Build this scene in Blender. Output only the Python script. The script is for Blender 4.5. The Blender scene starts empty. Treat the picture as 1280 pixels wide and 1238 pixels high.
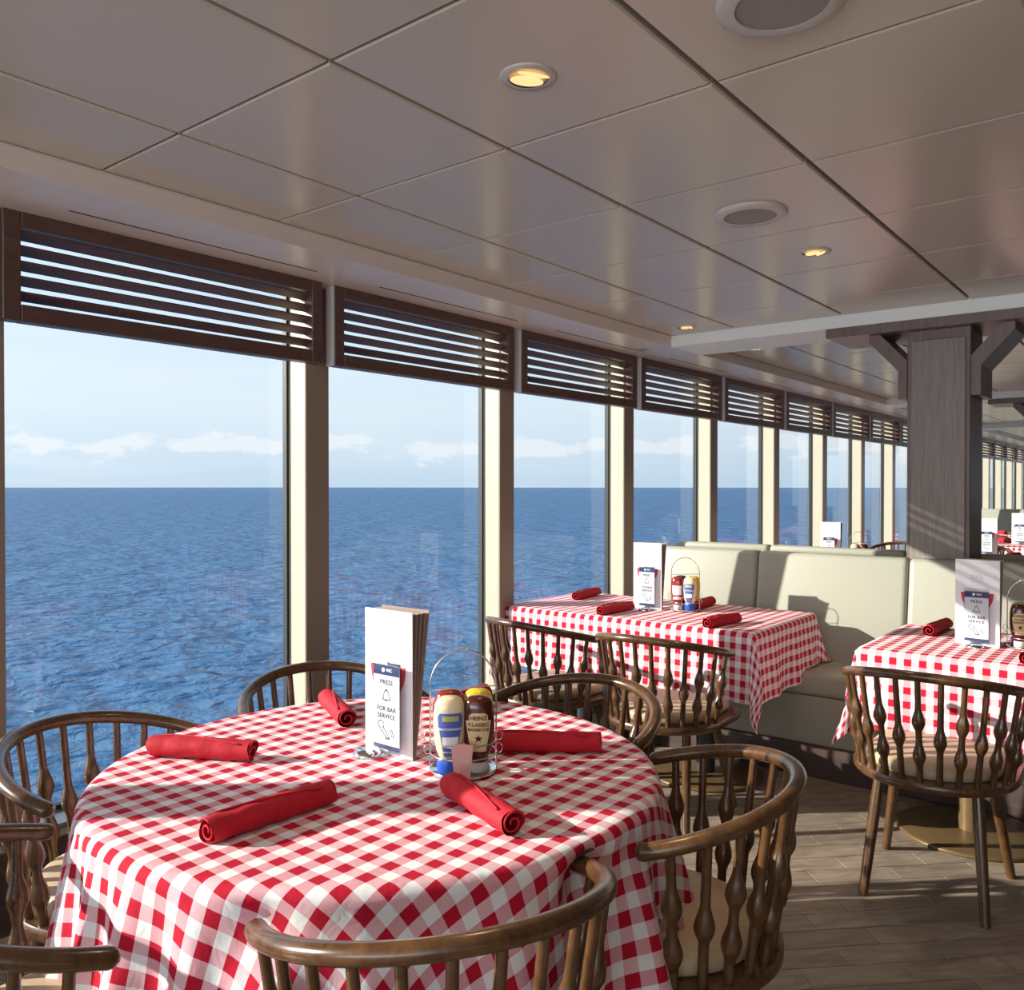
import bpy, bmesh, math, random
from mathutils import Vector, Matrix
random.seed(7)
PI = math.pi
R = math.radians
S = bpy.context.scene
COL = S.collection

# ------------------------------------------------------------------ camera
EYE = 1.395
YAW, PITCH = 0.6725, -0.0094
cam_d = bpy.data.cameras.new('camera'); cam = bpy.data.objects.new('camera', cam_d); COL.objects.link(cam)
S.camera = cam
cam_d.sensor_fit = 'HORIZONTAL'; cam_d.sensor_width = 36.0
cam_d.lens = 36.0 * 1067.29 / 1280.0
cam_d.clip_start = 0.05; cam_d.clip_end = 60000
cF = Vector((math.cos(YAW)*math.cos(PITCH), math.sin(YAW)*math.cos(PITCH), math.sin(PITCH)))
cR = Vector((math.sin(YAW), -math.cos(YAW), 0)); cU = cR.cross(cF)
M3 = Matrix((cR, cU, -cF)).transposed()
cam.matrix_world = Matrix.Translation((0, 0, EYE)) @ M3.to_4x4()

# ------------------------------------------------------------------ exposure, world, sun
S.view_settings.view_transform = 'Standard'; S.view_settings.look = 'None'
S.view_settings.gamma = 1.0; S.view_settings.use_curve_mapping = False
S.view_settings.exposure = 0.28
SUN = Vector((0.87, -1.0, -0.47)).normalized()      # the way the sunlight travels
sun_d = bpy.data.lights.new('sun', 'SUN'); sun_d.energy = 7.7; sun_d.angle = R(0.55); sun_d.color = (1.0, 0.93, 0.82)
sun = bpy.data.objects.new('sun', sun_d); COL.objects.link(sun)
sun.rotation_mode = 'QUATERNION'; sun.rotation_quaternion = SUN.to_track_quat('-Z', 'Y'); sun.location = (-8, 10, 6)

fill_d = bpy.data.lights.new('aft_fill', 'AREA'); fill_d.shape = 'RECTANGLE'; fill_d.size = 5.0; fill_d.size_y = 1.3; fill_d.energy = 55; fill_d.color = (.90, .95, 1.0)  # unseen area lamp, added behind the camera to brighten the room
fill = bpy.data.objects.new('aft_fill', fill_d); COL.objects.link(fill); fill.location = (-3.5, -.3, 1.5); fill.rotation_euler = (R(118), 0, R(-90)); fill_d.spread = R(110)
W = bpy.data.worlds.new('sky'); S.world = W; W.use_nodes = True
nt = W.node_tree; nt.nodes.clear()
def wn(t, **k):
    n = nt.nodes.new(t)
    for a, b in k.items(): setattr(n, a, b)
    return n
def wmath(op, a, b=None, c=None):
    n = wn('ShaderNodeMath', operation=op)
    for i, v in enumerate((a, b, c)):
        if v is None: continue
        if isinstance(v, (int, float)): n.inputs[i].default_value = v
        else: nt.links.new(v, n.inputs[i])
    return n.outputs[0]
tc = wn('ShaderNodeTexCoord'); sep = wn('ShaderNodeSeparateXYZ'); nt.links.new(tc.outputs['Generated'], sep.inputs[0])
ramp = wn('ShaderNodeValToRGB'); nt.links.new(sep.outputs[2], ramp.inputs[0])
cr = ramp.color_ramp
SKY = [(0.0, (.54, .68, .82)), (0.03, (.63, .74, .86)), (0.09, (.72, .82, .91)), (0.22, (.62, .78, .94)), (0.5, (.44, .63, .94)), (1.0, (.28, .47, .84))]
cr.elements[0].position = SKY[0][0]; cr.elements[0].color = (*SKY[0][1], 1)
cr.elements[1].position = SKY[-1][0]; cr.elements[1].color = (*SKY[-1][1], 1)
for p, c_ in SKY[1:-1]:
    e = cr.elements.new(p); e.color = (*c_, 1)
# brighter towards the sun
dot = wn('ShaderNodeVectorMath', operation='DOT_PRODUCT'); nt.links.new(tc.outputs['Generated'], dot.inputs[0]); dot.inputs[1].default_value = (-SUN.x, -SUN.y, -SUN.z)
glow = wmath('POWER', wmath('MAXIMUM', dot.outputs['Value'], 0.0), 3.0)
glow = wmath('MULTIPLY', glow, 0.55)
# low clouds: noise stretched sideways, kept between 1 and 6 degrees
mp = wn('ShaderNodeMapping'); nt.links.new(tc.outputs['Generated'], mp.inputs[0]); mp.inputs['Scale'].default_value = (1.0, 1.0, 2.2)
nz = wn('ShaderNodeTexNoise'); nt.links.new(mp.outputs[0], nz.inputs['Vector']); nz.inputs['Scale'].default_value = 15.0; nz.inputs['Detail'].default_value = 9.0; nz.inputs['Roughness'].default_value = .62
thr = wmath('MULTIPLY', wmath('ABSOLUTE', wmath('SUBTRACT', sep.outputs[2], 0.046)), 11.0)
cl = wmath('MULTIPLY', wmath('SUBTRACT', wmath('SUBTRACT', nz.outputs['Fac'], 0.40), thr), 9.0)
cl = wn('ShaderNodeClamp').outputs[0] if False else wmath('MINIMUM', wmath('MAXIMUM', cl, 0.0), 0.62)
nz2 = wn('ShaderNodeTexNoise'); mp2 = wn('ShaderNodeMapping'); nt.links.new(tc.outputs['Generated'], mp2.inputs[0]); mp2.inputs['Scale'].default_value = (1.0, 1.0, 9.0)
nt.links.new(mp2.outputs[0], nz2.inputs['Vector']); nz2.inputs['Scale'].default_value = 3.0; nz2.inputs['Detail'].default_value = 6.0
ci = wmath('MULTIPLY', wmath('MAXIMUM', wmath('SUBTRACT', nz2.outputs['Fac'], 0.48), 0.0), 1.6)
mixc = wn('ShaderNodeMixRGB'); nt.links.new(cl, mixc.inputs[0]); nt.links.new(ramp.outputs[0], mixc.inputs[1]); mixc.inputs[2].default_value = (.90, .91, .93, 1)
mixd = wn('ShaderNodeMixRGB'); nt.links.new(ci, mixd.inputs[0]); nt.links.new(mixc.outputs[0], mixd.inputs[1]); mixd.inputs[2].default_value = (.82, .87, .93, 1)
addg = wn('ShaderNodeMixRGB', blend_type='ADD'); addg.inputs[0].default_value = 1.0
nt.links.new(mixd.outputs[0], addg.inputs[1])
gc = wn('ShaderNodeMixRGB', blend_type='MULTIPLY'); gc.inputs[0].default_value = 1.0; gc.inputs[1].default_value = (1, .93, .82, 1)
nt.links.new(glow, gc.inputs[2]); nt.links.new(gc.outputs[0], addg.inputs[2])
bg = wn('ShaderNodeBackground'); bg.inputs[1].default_value = 0.93; nt.links.new(addg.outputs[0], bg.inputs[0])
wo = wn('ShaderNodeOutputWorld'); nt.links.new(bg.outputs[0], wo.inputs[0])

# ------------------------------------------------------------------ materials
def newmat(name):
    m = bpy.data.materials.new(name); m.use_nodes = True
    return m, m.node_tree, m.node_tree.nodes['Principled BSDF']
def lk(t, a, b): t.links.new(a, b)
def nd(t, ty, **k):
    n = t.nodes.new(ty)
    for a, b in k.items(): setattr(n, a, b)
    return n
def mat(name, col, rough=.5, metal=0.0, spec=.5, coat=0.0, noise=None, bump=None, trans=0.0, ior=1.45, emit=None):
    m, t, p = newmat(name)
    p.inputs['Base Color'].default_value = (*col, 1); p.inputs['Roughness'].default_value = rough
    p.inputs['Metallic'].default_value = metal; p.inputs['Specular IOR Level'].default_value = spec
    p.inputs['Coat Weight'].default_value = coat; p.inputs['Coat Roughness'].default_value = .12
    p.inputs['Transmission Weight'].default_value = trans; p.inputs['IOR'].default_value = ior
    if emit: p.inputs['Emission Color'].default_value = (*emit[0], 1); p.inputs['Emission Strength'].default_value = emit[1]
    if noise or bump:
        co = nd(t, 'ShaderNodeTexCoord')
    if noise:
        sc, amt, stretch = noise
        mpn = nd(t, 'ShaderNodeMapping'); lk(t, co.outputs['Object'], mpn.inputs[0]); mpn.inputs['Scale'].default_value = stretch
        n = nd(t, 'ShaderNodeTexNoise'); lk(t, mpn.outputs[0], n.inputs['Vector']); n.inputs['Scale'].default_value = sc; n.inputs['Detail'].default_value = 6
        rr = nd(t, 'ShaderNodeMapRange'); lk(t, n.outputs['Fac'], rr.inputs[0]); rr.inputs[1].default_value = .25; rr.inputs[2].default_value = .75; rr.inputs[3].default_value = 1-amt; rr.inputs[4].default_value = 1+amt
        mx = nd(t, 'ShaderNodeMixRGB', blend_type='MULTIPLY'); mx.inputs[0].default_value = 1; mx.inputs[1].default_value = (*col, 1); lk(t, rr.outputs[0], mx.inputs[2])
        lk(t, mx.outputs[0], p.inputs['Base Color'])
    if bump:
        sc, st = bump
        n = nd(t, 'ShaderNodeTexNoise'); lk(t, co.outputs['Object'], n.inputs['Vector']); n.inputs['Scale'].default_value = sc; n.inputs['Detail'].default_value = 4
        b = nd(t, 'ShaderNodeBump'); b.inputs['Strength'].default_value = st; b.inputs['Distance'].default_value = .002; lk(t, n.outputs['Fac'], b.inputs['Height']); lk(t, b.outputs[0], p.inputs['Normal'])
    return m
def wood(name, c1, c2, rough, stretch, scale=6.0, coat=0.0, spec=.5):
    m, t, p = newmat(name)
    co = nd(t, 'ShaderNodeTexCoord'); mpn = nd(t, 'ShaderNodeMapping'); lk(t, co.outputs['Object'], mpn.inputs[0]); mpn.inputs['Scale'].default_value = stretch
    n = nd(t, 'ShaderNodeTexNoise'); lk(t, mpn.outputs[0], n.inputs['Vector']); n.inputs['Scale'].default_value = scale; n.inputs['Detail'].default_value = 8; n.inputs['Distortion'].default_value = .8; n.inputs['Roughness'].default_value = .6
    r_ = nd(t, 'ShaderNodeValToRGB'); lk(t, n.outputs['Fac'], r_.inputs[0])
    r_.color_ramp.elements[0].position = .32; r_.color_ramp.elements[0].color = (*c1, 1); r_.color_ramp.elements[1].position = .70; r_.color_ramp.elements[1].color = (*c2, 1)
    lk(t, r_.outputs[0], p.inputs['Base Color']); p.inputs['Roughness'].default_value = rough
    p.inputs['Coat Weight'].default_value = coat; p.inputs['Coat Roughness'].default_value = .15; p.inputs['Specular IOR Level'].default_value = spec
    return m
M = {}
M['chair'] = wood('chair_walnut', (.058, .025, .0095), (.125, .058, .020), .26, (5, 5, 3), 7.0, coat=.3)
M['cushion'] = mat('cushion_vinyl', (.50, .38, .25), .45, noise=(14, .06, (1, 1, 1)))
M['bench'] = mat('bench_vinyl', (.345, .34, .275), .42, noise=(200, .03, (1, 1, 1)), bump=(300, .25))
M['bench_wood'] = wood('bench_wood', (.055, .036, .032), (.09, .06, .052), .35, (1, 1, 8), 5.0)
M['column'] = wood('column_wood', (.20, .165, .142), (.30, .255, .222), .42, (16, 16, 1.2), 4.0)
M['column_edge'] = wood('column_edge_wood', (.15, .105, .088), (.22, .16, .14), .42, (16, 16, 1.2), 4.0)
M['louver'] = wood('louver_wood', (.085, .043, .035), (.135, .073, .058), .38, (1.5, 14, 14), 6.0)
M['steel'] = mat('steel', (.72, .71, .70), .16, metal=1.0)
M['alu'] = mat('aluminium', (.72, .70, .67), .32, metal=1.0)
M['strip'] = mat('edge_strip', (.72, .70, .66), .3)
M['sill'] = mat('sill_metal', (.17, .185, .21), .3, metal=.3)
M['cream'] = mat('cream_paint', (.47, .44, .34), .38)
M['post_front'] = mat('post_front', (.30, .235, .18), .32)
M['gasket'] = mat('gasket', (.02, .025, .03), .5)
M['panel'] = mat('ceiling_panel', (.57, .505, .415), .24, spec=.5, noise=(1.2, .03, (1, 1, 1)))
M['plenum'] = mat('plenum', (.05, .04, .035), .8)
M['soffit'] = mat('soffit_paint', (.74, .67, .61), .30, spec=.5)
M['beam'] = mat('beam_paint', (.88, .90, .85), .5)
M['lamp_rim'] = mat('lamp_rim', (.55, .50, .45), .35)
M['lamp_dark'] = mat('lamp_dark', (.03, .025, .02), .6)
M['lamp_gold'] = mat('lamp_reflector', (.85, .62, .30), .25, metal=.6, emit=((1.0, .62, .22), .9))
M['speaker'] = mat('speaker_grille', (.33, .30, .27), .7)
M['grout'] = mat('grout', (.46, .42, .37), .8)
M['red'] = mat('red_napkin', (.46, .005, .018), .75, noise=(40, .12, (1, 1, 1)), bump=(60, .5))
M['white'] = mat('white_card', (.84, .84, .86), .35)
M['pages'] = mat('brown_pages', (.30, .22, .18), .7, noise=(90, .25, (1, 6, .3)))
M['paper'] = mat('sign_paper', (.78, .79, .82), .45)
M['ink'] = mat('ink', (.03, .03, .04), .5)
M['ink_grey'] = mat('ink_grey', (.30, .30, .33), .5)
M['ink_pale'] = mat('ink_pale', (.66, .66, .69), .5)
M['navy'] = mat('navy_ink', (.025, .045, .13), .4)
M['red_ink'] = mat('red_ink', (.60, .05, .06), .4)
M['bronze'] = mat('bronze_base', (.15, .095, .042), .36, metal=.2)
M['darkmetal'] = mat('dark_column', (.06, .065, .07), .4, metal=.4)
M['tabletop'] = mat('table_top', (.12, .08, .05), .5)
M['mayo'] = mat('mayo', (.80, .66, .42), .22, coat=.3)
M['bbq'] = mat('bbq', (.07, .010, .006), .18, coat=.5)
M['ketchup'] = mat('ketchup', (.26, .025, .018), .18, coat=.5)
M['mustard'] = mat('mustard', (.72, .52, .02), .25, coat=.3)
M['cap_blue'] = mat('cap_blue', (.02, .09, .50), .35)
M['cap_white'] = mat('cap_white', (.74, .68, .64), .35)
M['lab_blue'] = mat('label_blue', (.08, .13, .42), .4)
M['lab_green'] = mat('label_green', (.42, .48, .12), .4)
M['lab_gold'] = mat('label_gold', (.66, .52, .26), .35)
M['pink'] = mat('pink_card', (.85, .45, .40), .3)
M['sticker'] = mat('sticker', (.75, .60, .15), .4)
# clear sheet: see-through with a real reflection
def clear(name, tint, refl_ior=1.45, dirt=0.0):
    m, t, p = newmat(name); t.nodes.remove(p)
    tr = nd(t, 'ShaderNodeBsdfTransparent'); tr.inputs[0].default_value = (*tint, 1)
    gl = nd(t, 'ShaderNodeBsdfGlossy'); gl.inputs['Roughness'].default_value = .01
    fr = nd(t, 'ShaderNodeFresnel'); fr.inputs[0].default_value = refl_ior
    ge = nd(t, 'ShaderNodeNewGeometry'); iv = nd(t, 'ShaderNodeMath', operation='SUBTRACT'); iv.inputs[0].default_value = 1.0; lk(t, ge.outputs['Backfacing'], iv.inputs[1])
    fm = nd(t, 'ShaderNodeMath', operation='MULTIPLY'); lk(t, fr.outputs[0], fm.inputs[0]); lk(t, iv.outputs[0], fm.inputs[1])
    mx = nd(t, 'ShaderNodeMixShader'); lk(t, fm.outputs[0], mx.inputs[0]); lk(t, tr.outputs[0], mx.inputs[1]); lk(t, gl.outputs[0], mx.inputs[2])
    lk(t, mx.outputs[0], t.nodes['Material Output'].inputs[0])
    return m
M['glass'] = clear('window_glass', (.93, .97, .98), 1.5)
M['acrylic'] = clear('acrylic', (.95, .96, .97), 1.45)
# gingham cloth: UV is in metres across the cloth
def gingham(name, period, ou, ov):
    m, t, p = newmat(name)
    uv = nd(t, 'ShaderNodeUVMap'); sp = nd(t, 'ShaderNodeSeparateXYZ'); lk(t, uv.outputs[0], sp.inputs[0])
    def stripe(o, off):
        a = nd(t, 'ShaderNodeMath', operation='ADD'); lk(t, o, a.inputs[0]); a.inputs[1].default_value = off
        b = nd(t, 'ShaderNodeMath', operation='DIVIDE'); lk(t, a.outputs[0], b.inputs[0]); b.inputs[1].default_value = period
        c = nd(t, 'ShaderNodeMath', operation='FRACT'); lk(t, b.outputs[0], c.inputs[0])
        d = nd(t, 'ShaderNodeMath', operation='SUBTRACT'); lk(t, c.outputs[0], d.inputs[0]); d.inputs[1].default_value = .5
        e = nd(t, 'ShaderNodeMath', operation='ABSOLUTE'); lk(t, d.outputs[0], e.inputs[0])
        g = nd(t, 'ShaderNodeMath', operation='LESS_THAN'); lk(t, e.outputs[0], g.inputs[0]); g.inputs[1].default_value = .25
        return g.outputs[0]
    su, sv = stripe(sp.outputs[0], ou), stripe(sp.outputs[1], ov)
    # fine weave decides whether warp or weft shows
    ck = nd(t, 'ShaderNodeTexNoise'); lk(t, uv.outputs[0], ck.inputs['Vector']); ck.inputs['Scale'].default_value = 700; ck.inputs['Detail'].default_value = 1
    w = nd(t, 'ShaderNodeMapRange'); lk(t, ck.outputs['Fac'], w.inputs[0]); w.inputs[1].default_value = .2; w.inputs[2].default_value = .8; w.inputs[3].default_value = .30; w.inputs[4].default_value = .56
    s1 = nd(t, 'ShaderNodeMath', operation='MULTIPLY'); lk(t, su, s1.inputs[0]); lk(t, w.outputs[0], s1.inputs[1])
    iw = nd(t, 'ShaderNodeMath', operation='SUBTRACT'); iw.inputs[0].default_value = 1.0; lk(t, w.outputs[0], iw.inputs[1])
    iw2 = nd(t, 'ShaderNodeMath', operation='MULTIPLY'); lk(t, iw.outputs[0], iw2.inputs[0]); lk(t, sv, iw2.inputs[1])
    sm = nd(t, 'ShaderNodeMath', operation='ADD'); lk(t, s1.outputs[0], sm.inputs[0]); lk(t, iw2.outputs[0], sm.inputs[1])
    r_ = nd(t, 'ShaderNodeValToRGB'); lk(t, sm.outputs[0], r_.inputs[0])
    e = r_.color_ramp.elements; e[0].position = 0; e[0].color = (.84, .83, .84, 1); e[1].position = 1; e[1].color = (.48, .008, .030, 1)
    k = r_.color_ramp.elements.new(.45); k.color = (.76, .44, .49, 1)
    lk(t, r_.outputs[0], p.inputs['Base Color']); p.inputs['Roughness'].default_value = .85; p.inputs['Specular IOR Level'].default_value = .2
    b = nd(t, 'ShaderNodeBump'); b.inputs['Strength'].default_value = .35; b.inputs['Distance'].default_value = .004
    n2 = nd(t, 'ShaderNodeTexNoise'); lk(t, uv.outputs[0], n2.inputs['Vector']); n2.inputs['Scale'].default_value = 22; n2.inputs['Detail'].default_value = 4; n2.inputs['Distortion'].default_value = 1.2
    lk(t, n2.outputs['Fac'], b.inputs['Height']); lk(t, b.outputs[0], p.inputs['Normal'])
    return m
GP = .0535
M['ging_round'] = gingham('gingham_round', GP, -.9388 + .5*GP, -1.2128 + .5*GP)
M['ging_rect'] = gingham('gingham_rect', GP, 0.0, 0.0)
# floor tile: wood look, hue varies per tile
def tile_mat():
    m, t, p = newmat('floor_tile')
    oi = nd(t, 'ShaderNodeObjectInfo'); co = nd(t, 'ShaderNodeTexCoord')
    mpn = nd(t, 'ShaderNodeMapping'); geo = nd(t, 'ShaderNodeNewGeometry'); rv = nd(t, 'ShaderNodeVectorRotate', rotation_type='Z_AXIS'); rv.inputs['Angle'].default_value = R(45)
    lk(t, geo.outputs['Position'], rv.inputs['Vector']); lk(t, rv.outputs[0], mpn.inputs[0]); mpn.inputs['Scale'].default_value = (2.0, 9, 1)
    n = nd(t, 'ShaderNodeTexNoise'); lk(t, mpn.outputs[0], n.inputs['Vector']); n.inputs['Scale'].default_value = 3.0; n.inputs['Detail'].default_value = 8; n.inputs['Distortion'].default_value = 1.0
    r_ = nd(t, 'ShaderNodeValToRGB'); lk(t, n.outputs['Fac'], r_.inputs[0])
    r_.color_ramp.elements[0].position = .3; r_.color_ramp.elements[0].color = (.20, .15, .115, 1); r_.color_ramp.elements[1].position = .72; r_.color_ramp.elements[1].color = (.36, .29, .225, 1)
    v = nd(t, 'ShaderNodeMapRange'); lk(t, oi.outputs['Random'], v.inputs[0]); v.inputs[3].default_value = .86; v.inputs[4].default_value = 1.12
    mx = nd(t, 'ShaderNodeMixRGB', blend_type='MULTIPLY'); mx.inputs[0].default_value = 1; lk(t, r_.outputs[0], mx.inputs[1]); lk(t, v.outputs[0], mx.inputs[2])
    lk(t, mx.outputs[0], p.inputs['Base Color']); p.inputs['Roughness'].default_value = .42; p.inputs['Specular IOR Level'].default_value = .4
    return m
M['tile'] = tile_mat()
def sea_mat():
    m, t, p = newmat('sea_water')
    geo = nd(t, 'ShaderNodeNewGeometry')
    def wave(scale, st, rot, det, dist=0):
        mpn = nd(t, 'ShaderNodeMapping'); lk(t, geo.outputs['Position'], mpn.inputs[0]); mpn.inputs['Scale'].default_value = st; mpn.inputs['Rotation'].default_value = (0, 0, rot)
        n = nd(t, 'ShaderNodeTexNoise'); lk(t, mpn.outputs[0], n.inputs['Vector']); n.inputs['Scale'].default_value = scale; n.inputs['Detail'].default_value = det; n.inputs['Distortion'].default_value = dist
        return n.outputs['Fac']
    a = wave(.30, (1, .8, 1), R(30), 6, .5); b = wave(.07, (1, .7, 1), R(20), 3)
    s = nd(t, 'ShaderNodeMath', operation='MULTIPLY_ADD'); lk(t, b, s.inputs[0]); s.inputs[1].default_value = 3.0; lk(t, a, s.inputs[2])
    bp = nd(t, 'ShaderNodeBump'); bp.inputs['Strength'].default_value = 1.0; bp.inputs['Distance'].default_value = 2.4; lk(t, s.outputs[0], bp.inputs['Height'])
    t.nodes.remove(p)
    df = nd(t, 'ShaderNodeBsdfDiffuse'); df.inputs[0].default_value = (.042, .125, .245, 1); lk(t, bp.outputs[0], df.inputs['Normal'])
    gl = nd(t, 'ShaderNodeBsdfGlossy'); gl.inputs['Roughness'].default_value = .15; lk(t, bp.outputs[0], gl.inputs['Normal'])
    fr = nd(t, 'ShaderNodeFresnel'); fr.inputs[0].default_value = 1.33; lk(t, bp.outputs[0], fr.inputs['Normal'])
    fk = nd(t, 'ShaderNodeMath', operation='MULTIPLY'); lk(t, fr.outputs[0], fk.inputs[0]); fk.inputs[1].default_value = .52
    mx = nd(t, 'ShaderNodeMixShader'); lk(t, fk.outputs[0], mx.inputs[0]); lk(t, df.outputs[0], mx.inputs[1]); lk(t, gl.outputs[0], mx.inputs[2])
    lk(t, mx.outputs[0], t.nodes['Material Output'].inputs[0])
    return m
M['sea'] = sea_mat()

# ------------------------------------------------------------------ mesh helpers
class MB:
    def __init__(s): s.v = []; s.f = []; s.m = []; s.sm = []
    def add(s, vs, fs, mi=0, smooth=False):
        o = len(s.v); s.v += [tuple(v) for v in vs]
        for f in fs: s.f.append(tuple(i+o for i in f)); s.m.append(mi); s.sm.append(smooth)
        return s
    def box(s, a, b, mi=0, ch=0.0):
        x0, y0, z0 = a; x1, y1, z1 = b
        if x0 > x1: x0, x1 = x1, x0
        if y0 > y1: y0, y1 = y1, y0
        if z0 > z1: z0, z1 = z1, z0
        if ch <= 0:
            vs = [(x0,y0,z0),(x1,y0,z0),(x1,y1,z0),(x0,y1,z0),(x0,y0,z1),(x1,y0,z1),(x1,y1,z1),(x0,y1,z1)]
            s.add(vs, [(3,2,1,0),(4,5,6,7),(0,1,5,4),(1,2,6,5),(2,3,7,6),(3,0,4,7)], mi)
        else:
            bm = bmesh.new(); bmesh.ops.create_cube(bm, size=1.0)
            for v in bm.verts: v.co = Vector(((x0+x1)/2+v.co.x*(x1-x0), (y0+y1)/2+v.co.y*(y1-y0), (z0+z1)/2+v.co.z*(z1-z0)))
            c_ = min(ch, .45*min(x1-x0, y1-y0, z1-z0))
            bmesh.ops.bevel(bm, geom=bm.edges[:], offset=c_, segments=3 if ch > .008 else 1, profile=.5, affect='EDGES')
            s.frombm(bm, mi, ch > .008)
        return s
    def frombm(s, bm, mi=0, smooth=False):
        bm.verts.index_update()
        s.add([v.co for v in bm.verts], [[v.index for v in f.verts] for f in bm.faces], mi, smooth); bm.free()
    def prism(s, poly, z0, z1, mi=0):
        n = len(poly); vs = [(x, y, z0) for x, y in poly]+[(x, y, z1) for x, y in poly]
        s.add(vs, [tuple(range(n-1, -1, -1)), tuple(range(n, 2*n))]+[(i, (i+1) % n, n+(i+1) % n, n+i) for i in range(n)], mi); return s
    def tube(s, pts, r, n=8, mi=0, caps=True, flat=1.0, up=None, round_end=False):
        pts = [Vector(p) for p in pts]; rs = r if isinstance(r, (list, tuple)) else [r]*len(pts)
        if round_end:
            d0 = (pts[0]-pts[1]).normalized(); d1 = (pts[-1]-pts[-2]).normalized(); q0 = []; q1 = []
            for a in (1.0, .85, .5): q0.append((pts[0]+d0*rs[0]*a, rs[0]*math.sqrt(max(0, 1-a*a))+.0004)); q1.append((pts[-1]+d1*rs[-1]*a, rs[-1]*math.sqrt(max(0, 1-a*a))+.0004))
            q1.reverse()
            pts = [q[0] for q in q0]+pts+[q[0] for q in q1]; rs = [q[1] for q in q0]+list(rs)+[q[1] for q in q1]
        t0 = (pts[1]-pts[0]).normalized(); u = Vector(up) if up else (Vector((0, 0, 1)) if abs(t0.z) < .9 else Vector((1, 0, 0)))
        rings = []
        for i, p in enumerate(pts):
            t = (pts[min(i+1, len(pts)-1)]-pts[max(i-1, 0)]).normalized()
            u = (u-t*u.dot(t)).normalized(); w = t.cross(u)
            rings.append([p+(u*math.sin(a)+w*math.cos(a)*flat)*rs[i] for a in [2*PI*k/n for k in range(n)]])
        vs = [v for rg in rings for v in rg]; fs = []
        for i in range(len(pts)-1):
            for k in range(n): fs.append((i*n+k, i*n+(k+1) % n, (i+1)*n+(k+1) % n, (i+1)*n+k))
        s.add(vs, fs, mi, True)
        if caps: s.add(rings[0], [tuple(range(n-1, -1, -1))], mi); s.add(rings[-1], [tuple(range(n))], mi)
        return s
    def lathe(s, prof, n=24, c=(0, 0, 0), mi=0, smooth=True, axis=None, ell=(1, 1)):
        vs = []; fs = []; prof = [(max(r_, .0006), z) for r_, z in prof]
        for r_, z in prof:
            for k in range(n):
                a = 2*PI*k/n; vs.append((c[0]+r_*math.cos(a)*ell[0], c[1]+r_*math.sin(a)*ell[1], c[2]+z))
        for i in range(len(prof)-1):
            for k in range(n): fs.append((i*n+k, i*n+(k+1) % n, (i+1)*n+(k+1) % n, (i+1)*n+k))
        s.add(vs, fs, mi, smooth)
        return s
    def mesh(s, name, mats):
        me = bpy.data.meshes.new(name); me.from_pydata(s.v, [], s.f); me.update()
        for m in (mats if isinstance(mats, (list, tuple)) else [mats]): me.materials.append(m)
        me.polygons.foreach_set('material_index', s.m); me.polygons.foreach_set('use_smooth', s.sm)
        return me
    def obj(s, name, mats, parent=None, loc=None):
        o = bpy.data.objects.new(name, s.mesh(name, mats)); COL.objects.link(o)
        if parent: o.parent = parent
        if loc: o.location = loc
        return o
def tag(o, label=None, cat=None, group=None, kind=None):
    if label: o['label'] = label
    if cat: o['category'] = cat
    if group: o['group'] = group
    if kind: o['kind'] = kind
    return o
def empty(name, loc=(0, 0, 0), rz=0):
    o = bpy.data.objects.new(name, None); COL.objects.link(o); o.location = loc; o.rotation_euler = (0, 0, rz); o.empty_display_size = .05; return o
def inst(name, me, parent, loc=(0, 0, 0), rz=0):
    o = bpy.data.objects.new(name, me); COL.objects.link(o); o.parent = parent; o.location = loc; o.rotation_euler = (0, 0, rz); return o
def copy_tree(o, loc=None, rz=None, parent=None):
    kids = list(o.children)
    c = o.copy(); COL.objects.link(c)
    if parent: c.parent = parent; c.matrix_parent_inverse = o.matrix_parent_inverse.copy()
    if loc is not None: c.location = loc
    if rz is not None: c.rotation_euler = (0, 0, rz)
    for k in kids: copy_tree(k, parent=c)
    return c
ORD = ['first', 'second', 'third', 'fourth', 'fifth', 'sixth', 'seventh', 'eighth', 'ninth', 'tenth', 'eleventh', 'twelfth', 'thirteenth', 'fourteenth', 'fifteenth', 'sixteenth', 'seventeenth', 'eighteenth', 'nineteenth', 'twentieth', 'twenty-first', 'twenty-second', 'twenty-third', 'twenty-fourth', 'twenty-fifth', 'twenty-sixth']

# ------------------------------------------------------------------ measures
ZC, ZS = 2.302, 2.237            # ceiling panels, soffit and beams
YE = 2.453                       # inner edge of the window soffit
POST0, PITCHX = -.239, 1.272     # post centres: POST0 + k * PITCHX, k = -2 .. 19
YP, YG = 2.885, 3.012            # post front, glass
XMIN, XMAX, YMIN = -3.6, 25.4, -3.4
BEAMS = [(4.62, 5.03), (9.25, 9.66), (13.88, 14.29), (18.51, 18.92), (23.14, 23.55)]

# ------------------------------------------------------------------ sea
sea = MB(); sea.add([(-9000, 3.6, -24), (30000, 3.6, -24), (30000, 40000, -24), (-9000, 40000, -24)], [(0, 1, 2, 3)])
tag(sea.obj('sea', M['sea']), kind='structure')
rail = MB(); rail.box((XMIN, 3.2, -24), (XMAX, 3.6, -.02))
tag(rail.obj('trim_1', M['cream']), kind='structure')     # the ship's side under the windows

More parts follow.
